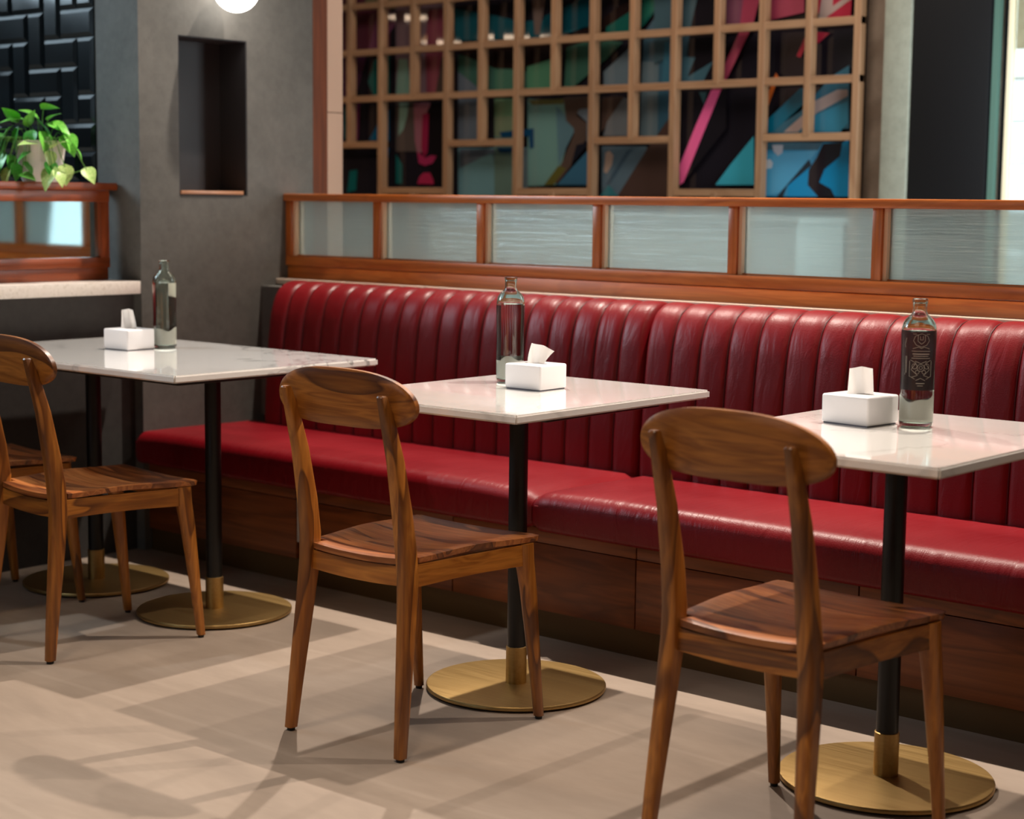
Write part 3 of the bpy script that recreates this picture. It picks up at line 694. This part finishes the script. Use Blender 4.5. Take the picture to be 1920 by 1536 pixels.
# ------------------------------------------------------------------ chairs
def leg_bm(path, hw, hd, c=.5):
    return loft([rsec(x, y, z, hw[i], hd[i], c) for i, (x, y, z) in enumerate(path)])
def make_chair():
    t = thing('dining_chair', 'x', 'chair')
    for s in (-1, 1):
        path = [(s*.174, 0, .008), (s*.169, .012, .12), (s*.160, .033, .30), (s*.1545, .042, .40), (s*.1505, .040, .46), (s*.149, .030, .54), (s*.149, .008, .66), (s*.149, -.014, .74), (s*.149, -.033, .80), (s*.149, -.034, .8035)]
        hw = [.0125, .014, .0165, .0175, .017, .016, .0145, .0125, .0095, .007]
        hd = [.0125, .0155, .020, .0225, .0235, .022, .0185, .0155, .011, .008]
        l = link('leg', leg_bm(path, hw, hd, .55), WZ, t)
        link('foot_cap', lathe([(0, 0), (.009, 0), (.010, .008), (0, .0085)], 16), FOOT, l, loc=(s*.174, 0, 0))
        path = [(s*.194, .452, .008), (s*.190, .437, .15), (s*.185, .418, .32), (s*.182, .408, .385), (s*.181, .406, .428)]
        l = link('leg', leg_bm(path, [.011, .0135, .0175, .0195, .0195], [.011, .014, .019, .021, .021], .7), WZ, t)
        link('foot_cap', lathe([(0, 0), (.008, 0), (.009, .008), (0, .0085)], 16), FOOT, l, loc=(s*.194, .452, 0))
        # side apron, slightly arched below
        bm = bmesh.new(); n = 12; secs = []
        for i in range(n+1):
            u = i/n; y = .052+(.392-.052)*u; x = s*(.158+(.184-.158)*u); zb = .377+.004*math.sin(PI*u)
            secs.append([(x-.009, y, zb), (x+.009, y, zb), (x+.009, y, .4265), (x-.009, y, .4265)])
        link('side_apron', loft(secs), WY, t)
    for y, hw_, nm in ((.045, .148, 'rear_apron'), (.405, .170, 'front_apron')):
        secs = []
        for i in range(13):
            u = i/12*2-1; zb = .380-.006*(1-u*u) if nm == 'rear_apron' else .380+.008*(1-u*u)
            zt = .424-.006*(1-u*u)
            secs.append([(u*hw_, y-.009, zb), (u*hw_, y+.009, zb), (u*hw_, y+.009, zt), (u*hw_, y-.009, zt)])
        link(nm, loft(secs), WX, t)
    # saddle seat made of five glued boards
    yb = [.034, .108, .205, .300, .395, .452]
    def hwid(y):
        w = .162+(.2-.162)*((y-.034)/(.418))
        if y < .066: w = .1335
        if y > .43: w -= .006*((y-.43)/.022)**2
        return w
    def zt(x, y):
        w = max(.15, hwid(y)); u = x/w
        side = (.006+.010*math.exp(-((y-.24)/.13)**2))*abs(u)**2.2; fr = (y-.22)/.22
        return .4355+side+.0035*fr*fr
    for k in range(5):
        y0, y1 = yb[k], yb[k+1]; bm = bmesh.new(); NX, NY = 22, 6
        ys = [y0+(y1-y0)*j/NY for j in range(NY+1)]
        if k == 0: ys = [.034, .044, .054, .0655, .0665, .085, .108]
        if k == 4: ys = [.395, .41, .425, .434, .442, .448, .452]
        top, bot = [], []
        for y in ys:
            w = hwid(y); r1, r2 = [], []
            for i in range(NX+1):
                u = -1+2*i/NX; x = u*w; yy = y-(.007*u*u if k == 4 and y > .43 else 0)
                if k == 0 and y < .05: yy = y-.004*(1-u*u)
                z = zt(x, y); ed = .003 if (abs(u) > .999 or (k == 4 and y > .4515) or (k == 0 and y < .0345)) else 0
                r1.append(bm.verts.new((x, yy, z-ed))); r2.append(bm.verts.new((x*.985, yy-.002 if k == 4 else yy, min(z-.016, .4275+.6*(z-.4285)))))
            top.append(r1); bot.append(r2)
        for rws, fl in ((top, 0), (bot, 1)):
            for A, B in zip(rws, rws[1:]):
                for i in range(NX):
                    f = (A[i], A[i+1], B[i+1], B[i]); bm.faces.new(f if not fl else f[::-1])
        for A, B in ((top[0], bot[0]), (top[-1], bot[-1])):
            for i in range(NX): bm.faces.new((A[i], A[i+1], B[i+1], B[i]))
        for i in (0, NX):
            for j in range(len(ys)-1): bm.faces.new((top[j][i], top[j+1][i], bot[j+1][i], bot[j][i]))
        bmesh.ops.recalc_face_normals(bm, faces=bm.faces)
        link('seat_plank', bm, SEATW, t)
    # curved oval back rail
    bm = bmesh.new(); NU, NV = 36, 10; hw_, hh = .212, .064; F, Bk = [], []
    for i in range(NU+1):
        a = -PI/2+PI*i/NU; u = math.sin(a); x = hw_*u
        h = hh*max(.003, (1-abs(u)**3.0))**(1/2.1)
        yc = -.010+.020*u*u; f_, b_ = [], []
        for j in range(NV+1):
            v = -1+2*j/NV; z = .779+h*v+.010*(1-u*u); e = min(1, (1-max(abs(v), abs(u)**3)+.04)*3.2); th_ = .0035+.0065*math.sqrt(max(0, e))
            lean = -.10*(z-.779)
            f_.append(bm.verts.new((x, yc+th_+lean, z))); b_.append(bm.verts.new((x, yc-th_+lean, z)))
        F.append(f_); Bk.append(b_)
    for G_, fl in ((F, 0), (Bk, 1)):
        for A, B in zip(G_, G_[1:]):
            for j in range(NV): bm.faces.new((A[j], A[j+1], B[j+1], B[j]))
    for j in (0, NV):
        for i in range(NU): bm.faces.new((F[i][j], F[i+1][j], Bk[i+1][j], Bk[i][j]))
    for i in (0, NU):
        for j in range(NV): bm.faces.new((F[i][j], F[i][j+1], Bk[i][j+1], Bk[i][j]))
    bmesh.ops.recalc_face_normals(bm, faces=bm.faces)
    link('back_rail', bm, RAILW, t)
    return t
ch = make_chair()
spots_ = [(-2.7812, 2.6329, .017, 'dark-streaked wooden dining chair standing at the middle table'),
          (-1.7435, 2.602, -.0353, 'wooden dining chair nearest the camera, at the right table'),
          (-4.0192, 2.6031, -.0985, 'wooden dining chair with dark seat boards, at the right half of the long table'),
          (-4.598, 2.618, -.06, 'mostly hidden wooden chair pushed under the left end of the long table')]
for i, (x, y, r, lab) in enumerate(spots_):
    o = ch if i == 0 else copy_tree(ch)
    o.location = (x, y, 0); o.rotation_euler = (0, 0, r); o['label'] = lab; o['group'] = 'wooden chairs facing the banquette'

# ------------------------------------------------------------------ tissue boxes
def make_tissue(label, loc, rot, shape, sx=.116, sy_=.106):
    t = thing('tissue_box', label, 'tissue box', loc, rot, 'tissue boxes on the tables')
    hx, hy, h = sx/2, sy_/2, .0635
    b = bx((-hx, -hy, .002), (hx, hy, h), .005, 3); 
    link('box_shell', b, WHITEC, t)
    link('base_pad', bx((-hx+.004, -hy+.004, 0), (hx-.004, hy-.004, .003)), plain('grey_felt', '6c6c7c', .9), t)
    link('slot', loft([rsec(0, 0, h-.001, .034, .008, 1), rsec(0, 0, h+.0006, .034, .008, 1)]), plain('slot_shadow', '8a8684', .9), t)
    bm = bmesh.new(); n, m_ = 14, 14; g_ = []
    lean, ht, w0, w1, fold, skew = shape
    for j in range(n+1):
        v = j/n; row = []
        for i in range(m_+1):
            u = -1+2*i/m_; w = w0+(w1-w0)*v
            x = u*w+lean*v**1.5; y = fold*math.sin(u*2.2+v)*.5*(.35+v)+.003*math.sin(5*u+2*v)
            z = h-.002+ht*v*(1+skew*u)-.003*abs(u)*v
            row.append(bm.verts.new((x, y, z)))
        g_.append(row)
    for A, B in zip(g_, g_[1:]):
        for i in range(m_): bm.faces.new((A[i], A[i+1], B[i+1], B[i]))
    ret = bmesh.ops.solidify(bm, geom=bm.faces[:], thickness=.0008)
    o = link('tissue', bm, TISSUE, t); o.rotation_euler = (0, 0, .55)
    return t
make_tissue('white tissue box on the long table, left of its bottle', (-4.432, 3.288, .75), .04, (-.004, .062, .026, .016, .012, 0))
make_tissue('white tissue box with a tilted tissue, on the middle table', (-2.830, 3.340, .75), .02, (.018, .046, .021, .028, .014, -.22))
make_tissue('white tissue box on the right table, beside the etched bottle', (-1.895, 3.318, .75), -.10, (.0, .060, .028, .024, .016, 0), .122, .112)

# ------------------------------------------------------------------ bottles
BRIGHTZ = plain('bright_zone_tint', 'f6f0e8', .6, Alpha=.75)  # pale tint added to imitate the bright zone low in each bottle
def make_bottle(label, loc):
    t = thing('glass_bottle', label, 'bottle', loc, 0, 'glass water bottles on the tables')
    out = [(0, .0), (.029, .0), (.0345, .003), (.0358, .009), (.0358, .06), (.0352, .12), (.0362, .17), (.0368, .195), (.0362, .209), (.0335, .220), (.0285, .2285), (.0215, .235), (.0165, .240), (.0152, .245), (.0152, .262), (.0168, .2635), (.0168, .2705), (.0150, .272)]
    inn = [(.0122, .272), (.0122, .245), (.0135, .239), (.0190, .232), (.0262, .2255), (.0312, .217), (.0336, .208), (.0342, .195), (.0335, .17), (.0325, .12), (.0331, .06), (.0330, .014), (.029, .010), (0, .013)]
    link('bottle_body', lathe(out+inn, 64), GLASS, t)
    wtr = [(0, .0127), (.0291, .0097), (.0333, .014), (.0334, .06), (.0328, .12), (.0338, .17), (.0345, .195), (.0339, .203), (0, .203)]
    link('water', lathe(wtr, 64), WATER, t)
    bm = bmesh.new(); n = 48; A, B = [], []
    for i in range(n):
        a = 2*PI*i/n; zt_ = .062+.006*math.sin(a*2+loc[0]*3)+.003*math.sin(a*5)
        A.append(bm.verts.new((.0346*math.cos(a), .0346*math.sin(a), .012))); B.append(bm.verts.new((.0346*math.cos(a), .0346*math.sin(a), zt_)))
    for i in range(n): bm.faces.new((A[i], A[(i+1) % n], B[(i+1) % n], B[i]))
    link('bright_zone_band', bm, BRIGHTZ, t)
    return t
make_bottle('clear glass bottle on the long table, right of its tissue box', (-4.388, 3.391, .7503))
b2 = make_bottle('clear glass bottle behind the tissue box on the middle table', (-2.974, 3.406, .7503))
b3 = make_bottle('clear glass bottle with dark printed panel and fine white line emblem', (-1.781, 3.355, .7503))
# printed dark band and fine line emblem
def printed():
    m = bpy.data.materials.new('dark_film'); m.use_nodes = True; nt = m.node_tree; b = nt.nodes['Principled BSDF']
    b.inputs['Base Color'].default_value = (.012, .012, .012, 1); b.inputs['Roughness'].default_value = .25; b.inputs['Alpha'].default_value = .86; return m
bm = bmesh.new(); a0 = math.atan2(-3.355, 1.781); rows_ = []
def brad(z):
    pr_ = [(.0, .0358), (.06, .0358), (.12, .0352), (.17, .0362), (.195, .0368), (.209, .0362)]
    for (za, ra), (zb, rb) in zip(pr_, pr_[1:]):
        if z <= zb: return ra+(rb-ra)*(z-za)/(zb-za)
    return .0362
for j in range(15):
    z = .080+(.206-.080)*j/14; r = brad(z)+.0004
    rows_.append([bm.verts.new((r*math.cos(a0+d), r*math.sin(a0+d), z)) for d in [(-1.5+3.0*i/32) for i in range(33)]])
for A, B in zip(rows_, rows_[1:]):
    for i in range(32): bm.faces.new((A[i], A[i+1], B[i+1], B[i]))
link('dark_band', bm, printed(), b3)
# two dark strips near the side edges of the middle bottle
bm = bmesh.new(); a1 = math.atan2(-3.406, 2.974)
for d0, d1 in ((-1.45, -.72), (1.0, 1.5)):
    rw = []
    for j in range(15):
        z = .058+(.200-.058)*j/14; rr_ = brad(z)+.0004
        rw.append([bm.verts.new((rr_*math.cos(a1+d0+(d1-d0)*i/10), rr_*math.sin(a1+d0+(d1-d0)*i/10), z)) for i in range(11)])
    for A, B in zip(rw, rw[1:]):
        for i in range(10): bm.faces.new((A[i], A[i+1], B[i+1], B[i]))
link('dark_band', bm, printed(), b2)
lines = bmesh.new()
def stroke(pts, w=.00045):
    """pts in (arc metres right of centre, z); ribbon wrapped round the bottle"""
    fine = []
    for (s0, z0), (s1, z1) in zip(pts, pts[1:]):
        n = max(1, int(math.hypot(s1-s0, z1-z0)/.003))
        for i in range(n): fine.append((s0+(s1-s0)*i/n, z0+(z1-z0)*i/n))
    fine.append(pts[-1]); L, R_ = [], []
    for i, (s, z) in enumerate(fine):
        ps, pz = fine[max(0, i-1)]; ns, nz_ = fine[min(len(fine)-1, i+1)]; dx, dz = ns-ps, nz_-pz; l = math.hypot(dx, dz) or 1
        for lst, sg in ((L, 1), (R_, -1)):
            s2, z2 = s-dz/l*w*sg, z+dx/l*w*sg; r = brad(z2)+.0008; a = a0+s2/r
            lst.append(lines.verts.new((r*math.cos(a), r*math.sin(a), z2)))
    for i in range(len(fine)-1): lines.faces.new((L[i], L[i+1], R_[i+1], R_[i]))
def ring(s, z, r, n=14, w=.0004): stroke([(s+r*math.cos(2*PI*i/n), z+r*math.sin(2*PI*i/n)) for i in range(n+1)], w)
def shift(p, ds): return [(a+ds, b) for a, b in p]
D = .006
hexa = [(0, .204), (.017, .197), (.021, .184), (.015, .172), (0, .166), (-.015, .172), (-.021, .184), (-.017, .197), (0, .204)]
stroke(shift([( .000, .2), (.013, .195), (.017, .185), (.011, .176), (0, .172), (-.011, .176), (-.017, .185), (-.013, .195), (0, .2)], D))
stroke(shift([(-.0075, .198), (-.0075, .184), (0, .178), (.0075, .184), (.0075, .198)], D)); stroke(shift([(-.003, .195), (-.003, .187), (.003, .187), (.003, .195)], D))
stroke(shift([(-.018, .199), (-.010, .199)], D)); stroke(shift([(.010, .199), (.018, .199)], D))
stroke(shift([(-.018, .168), (-.006, .172), (0, .169), (.006, .172), (.018, .168)], D))
stroke(shift([(-.020, .163), (.020, .163)], D), .0005); stroke(shift([(-.018, .157), (.018, .157)], D), .0009); stroke(shift([(-.016, .1525), (.016, .1525)], D), .0005); stroke(shift([(-.020, .148), (.020, .148)], D), .0005)
for s, z, r in ((0, .128, .0075), (-.013, .131, .0055), (.013, .131, .0055), (0, .128, .0035), (-.007, .119, .004), (.007, .119, .004)): ring(s+D, z, r)
for s in (-1, 1):
    stroke(shift([(s*.022, .144), (s*.010, .138), (s*.020, .124), (s*.006, .112), (s*.018, .108)], D)); stroke(shift([(s*.024, .142), (s*.024, .110), (s*.012, .104)], D))
stroke(shift([(-.012, .142), (0, .137), (.012, .142)], D)); stroke(shift([(-.010, .101), (0, .106), (.010, .101)], D)); stroke(shift([(-.009, .095), (.009, .095)], D), .0007); stroke(shift([(-.006, .090), (.006, .090)], D), .0005)
stroke([(-.027, .190), (-.031, .176), (-.029, .170)]); stroke([(-.028, .152), (-.028, .118), (-.030, .112)]); stroke([(-.0255, .152), (-.0255, .116)])
lo = link('etched_emblem', lines, plain('pale_print', '8f8578', .5), b3, smooth=False); lo['label'] = 'fine pale line emblem'

# ------------------------------------------------------------------ globe wall light
gl = thing('globe_light', 'glowing white opal globe light on the dark wall above the niche', 'lamp', (XW, 4.01, 1.93))
link('wall_plate', lathe([(0, 0), (.022, 0), (.022, .012), (0, .012)], 32), WHITEC, gl).rotation_euler = (0, PI/2, 0)
link('arm', tube([(.01, 0, 0), (.03, 0, 0)], .008, 12), WHITEC, gl)
s_ = bmesh.new(); bmesh.ops.create_uvsphere(s_, u_segments=40, v_segments=24, radius=.079); link('opal_globe', s_, GLOBE, gl, loc=(.101, 0, 0))

# ------------------------------------------------------------------ pendant lamps over the back dining area (seen mirrored in the mural)
for i, (x, y, z) in enumerate(((-7.28, 5.15, 2.264), (-7.0, 5.15, 2.107), (-6.547, 5.15, 2.114), (-6.249, 5.15, 2.096))):
    p = thing('pendant_lamp', 'wide shallow pendant lamp over the back dining area, mirrored in the mural', 'lamp', (x, y, z), 0, 'pendants over the back dining area')
    link('lamp_shade', lathe([(.02, .06), (.06, .045), (.09, .015), (.098, 0), (.095, 0), (.087, .013), (.058, .041), (.02, .056)], 40), BRASS, p)
    link('diffuser', lathe([(0, -.012), (.060, -.008), (.09, .001), (.09, .006), (0, .006)], 40), LAMPM, p)
    p.scale = (1.45, 1.45, 1)
    link('cord', tube([(0, 0, .055), (0, 0, ZC-z)], .003, 6), BLACK, p)

# ------------------------------------------------------------------ potted pothos
pt = thing('potted_pothos', 'trailing green pothos in a pale pot on the small partition cap', 'plant', (-5.028, 3.385, 1.2625))
link('pot', lathe([(0, 0), (.058, 0), (.063, .01), (.074, .07), (.083, .128), (.0835, .134), (.078, .134), (.075, .12), (0, .118)], 40), POTM, pt)
link('soil', lathe([(0, .122), (.0745, .121), (.0745, .117), (0, .117)], 24), SOIL, pt)
def leaf_mesh():
    bm = bmesh.new(); n = 9; rws = []
    for j in range(n+1):
        v = j/n; w = .62*math.sin(PI*min(1, v**.62))**.9*(1-.25*v)+.002; row = []
        for u in (-1, -.5, 0, .5, 1):
            back = -.16*(abs(u)**1.3)*(1-v)**3
            row.append(bm.verts.new((u*w*.75, v+back, .16*abs(u)*w-.28*v*v)))
        rws.append(row)
    for A, B in zip(rws, rws[1:]):
        for i in range(4): bm.faces.new((A[i], A[i+1], B[i+1], B[i]))
    return bm
protos = [link('leaf', leaf_mesh(), m, pt) for m in LEAFS]
used = [False]*3
def leaf(p, dirv, size, k, roll=0):
    o = protos[k] if not used[k] else protos[k].copy()
    if used[k]: C.objects.link(o)
    used[k] = True
    d = Vector(dirv).normalized(); q = d.to_track_quat('Y', 'Z'); o.rotation_mode = 'QUATERNION'
    from mathutils import Quaternion
    o.rotation_quaternion = q @ Quaternion((0, 1, 0), roll); o.location = p; o.scale = (size, size, size)
stems = bmesh.new()
# each leaf: sideways and height offset from the pot foot (cm, along the face turned to the room), depth, pointing direction, size, kind
RV, DV = Vector((.754, .657, 0)), Vector((.657, -.754, 0))
LV = [(1.5, 24, 1, 1, .25, 6, 0), (-1, 21, 0, -.6, .5, 6, 0), (-5, 20, 2, -.9, .1, 7.5, 0), (-9, 17.5, 2, -.5, -.6, 8, 0), (-6, 17, 5, -.3, -.9, 7, 1),
      (1, 19, 4, .5, -.4, 7, 1), (4, 19, 1, 1, -.3, 7, 0), (7, 17.5, 3, .7, -.8, 8.5, 0), (9, 15, 2, .55, -.9, 7, 0), (-1, 16, 6, -.2, -.8, 6, 1), (3, 15.5, 6, .3, -.9, 6.5, 0),
      (-12, 15, 1, -.8, -.3, 7, 0), (-14, 11, 3, -.5, -.9, 7, 0), (-10, 13, 5, -.3, -1, 6.5, 1), (-15, 7.5, 4, -.4, -.8, 7, 1), (-11, 9, 6, -.3, -.9, 7, 1), (-17, 12, 1, -.9, -.5, 7, 0),
      (-8, 8, 7, .2, -1, 6, 1), (-13, 4.5, 6, -.6, -.6, 7, 0), (-9, 4, 7, -.2, -.8, 6, 2), (-6.5, 5.5, 7.5, .3, -1, 5.5, 1), (-17, 3.5, 5, -.8, -.4, 7, 1), (-12, 2, 7, -.9, -.2, 6.5, 2), (-4, 2.2, 8, .8, -.1, 5, 0),
      (-1.5, 9.5, 8, -.9, -.5, 5, 1), (.5, 12.5, 7.5, -.9, .1, 5.5, 2), (6, 11, 7, .5, .4, 5.5, 2), (5, 9.5, 7.5, .2, -.9, 5, 2), (-3, 6, 8, .7, -.7, 4.5, 1), (5, 6.2, 7.5, .3, -.9, 5, 1),
      (6, 4.2, 8, -.4, -.9, 7.5, 2), (7.5, 3.5, 8.2, .5, -.8, 5.5, 2), (9.5, 5, 6, .2, -.9, 6, 2), (16, 4.2, 4, .6, -.7, 5.5, 2), (3, 20.5, 0, .8, .6, 5, 0), (-3, 18.5, 3, .2, .7, 5.5, 0), (-8, 20, 0, -.5, .8, 6, 0),
      (-20, 9, 2, -.8, -.6, 7, 0), (-20, 5, 4, -.7, -.8, 7, 1), (-15, 17, 0, -.9, .3, 6.5, 0), (11, 12, 1, .8, -.7, 5.5, 0)]
for (a, h, d, dx, dz, sz, k) in LV:
    a, h, d, sz = a/100, h/100, d/100, sz/100*1.05
    p = RV*a + DV*d + Vector((0, 0, h))
    leaf(p, RV*dx + Vector((0, 0, dz)) + DV*R.uniform(.15, .55), sz, k, R.uniform(-.5, .5))
    b0 = Vector((RV.x*a*.35, RV.y*a*.35, .124)) + DV*(d*.35)
    if h < .13: m1 = RV*a*.7 + DV*max(d, .075)*.95 + Vector((0, 0, .145)); pts = [b0, m1, (m1+p)/2+DV*.006, p]
    else: pts = [b0, (b0+p)/2+Vector((0, 0, .025)), p]
    tube(pts, .0015, 5, stems)
tube([RV*.06+DV*.075+Vector((0, 0, .05)), RV*.09+DV*.06+Vector((0, 0, .052)), RV*.12+DV*.05+Vector((0, 0, .03)), RV*.16+DV*.04+Vector((0, 0, .042))], .0018, 5, stems)
link('stem', stems, STEMM, pt)
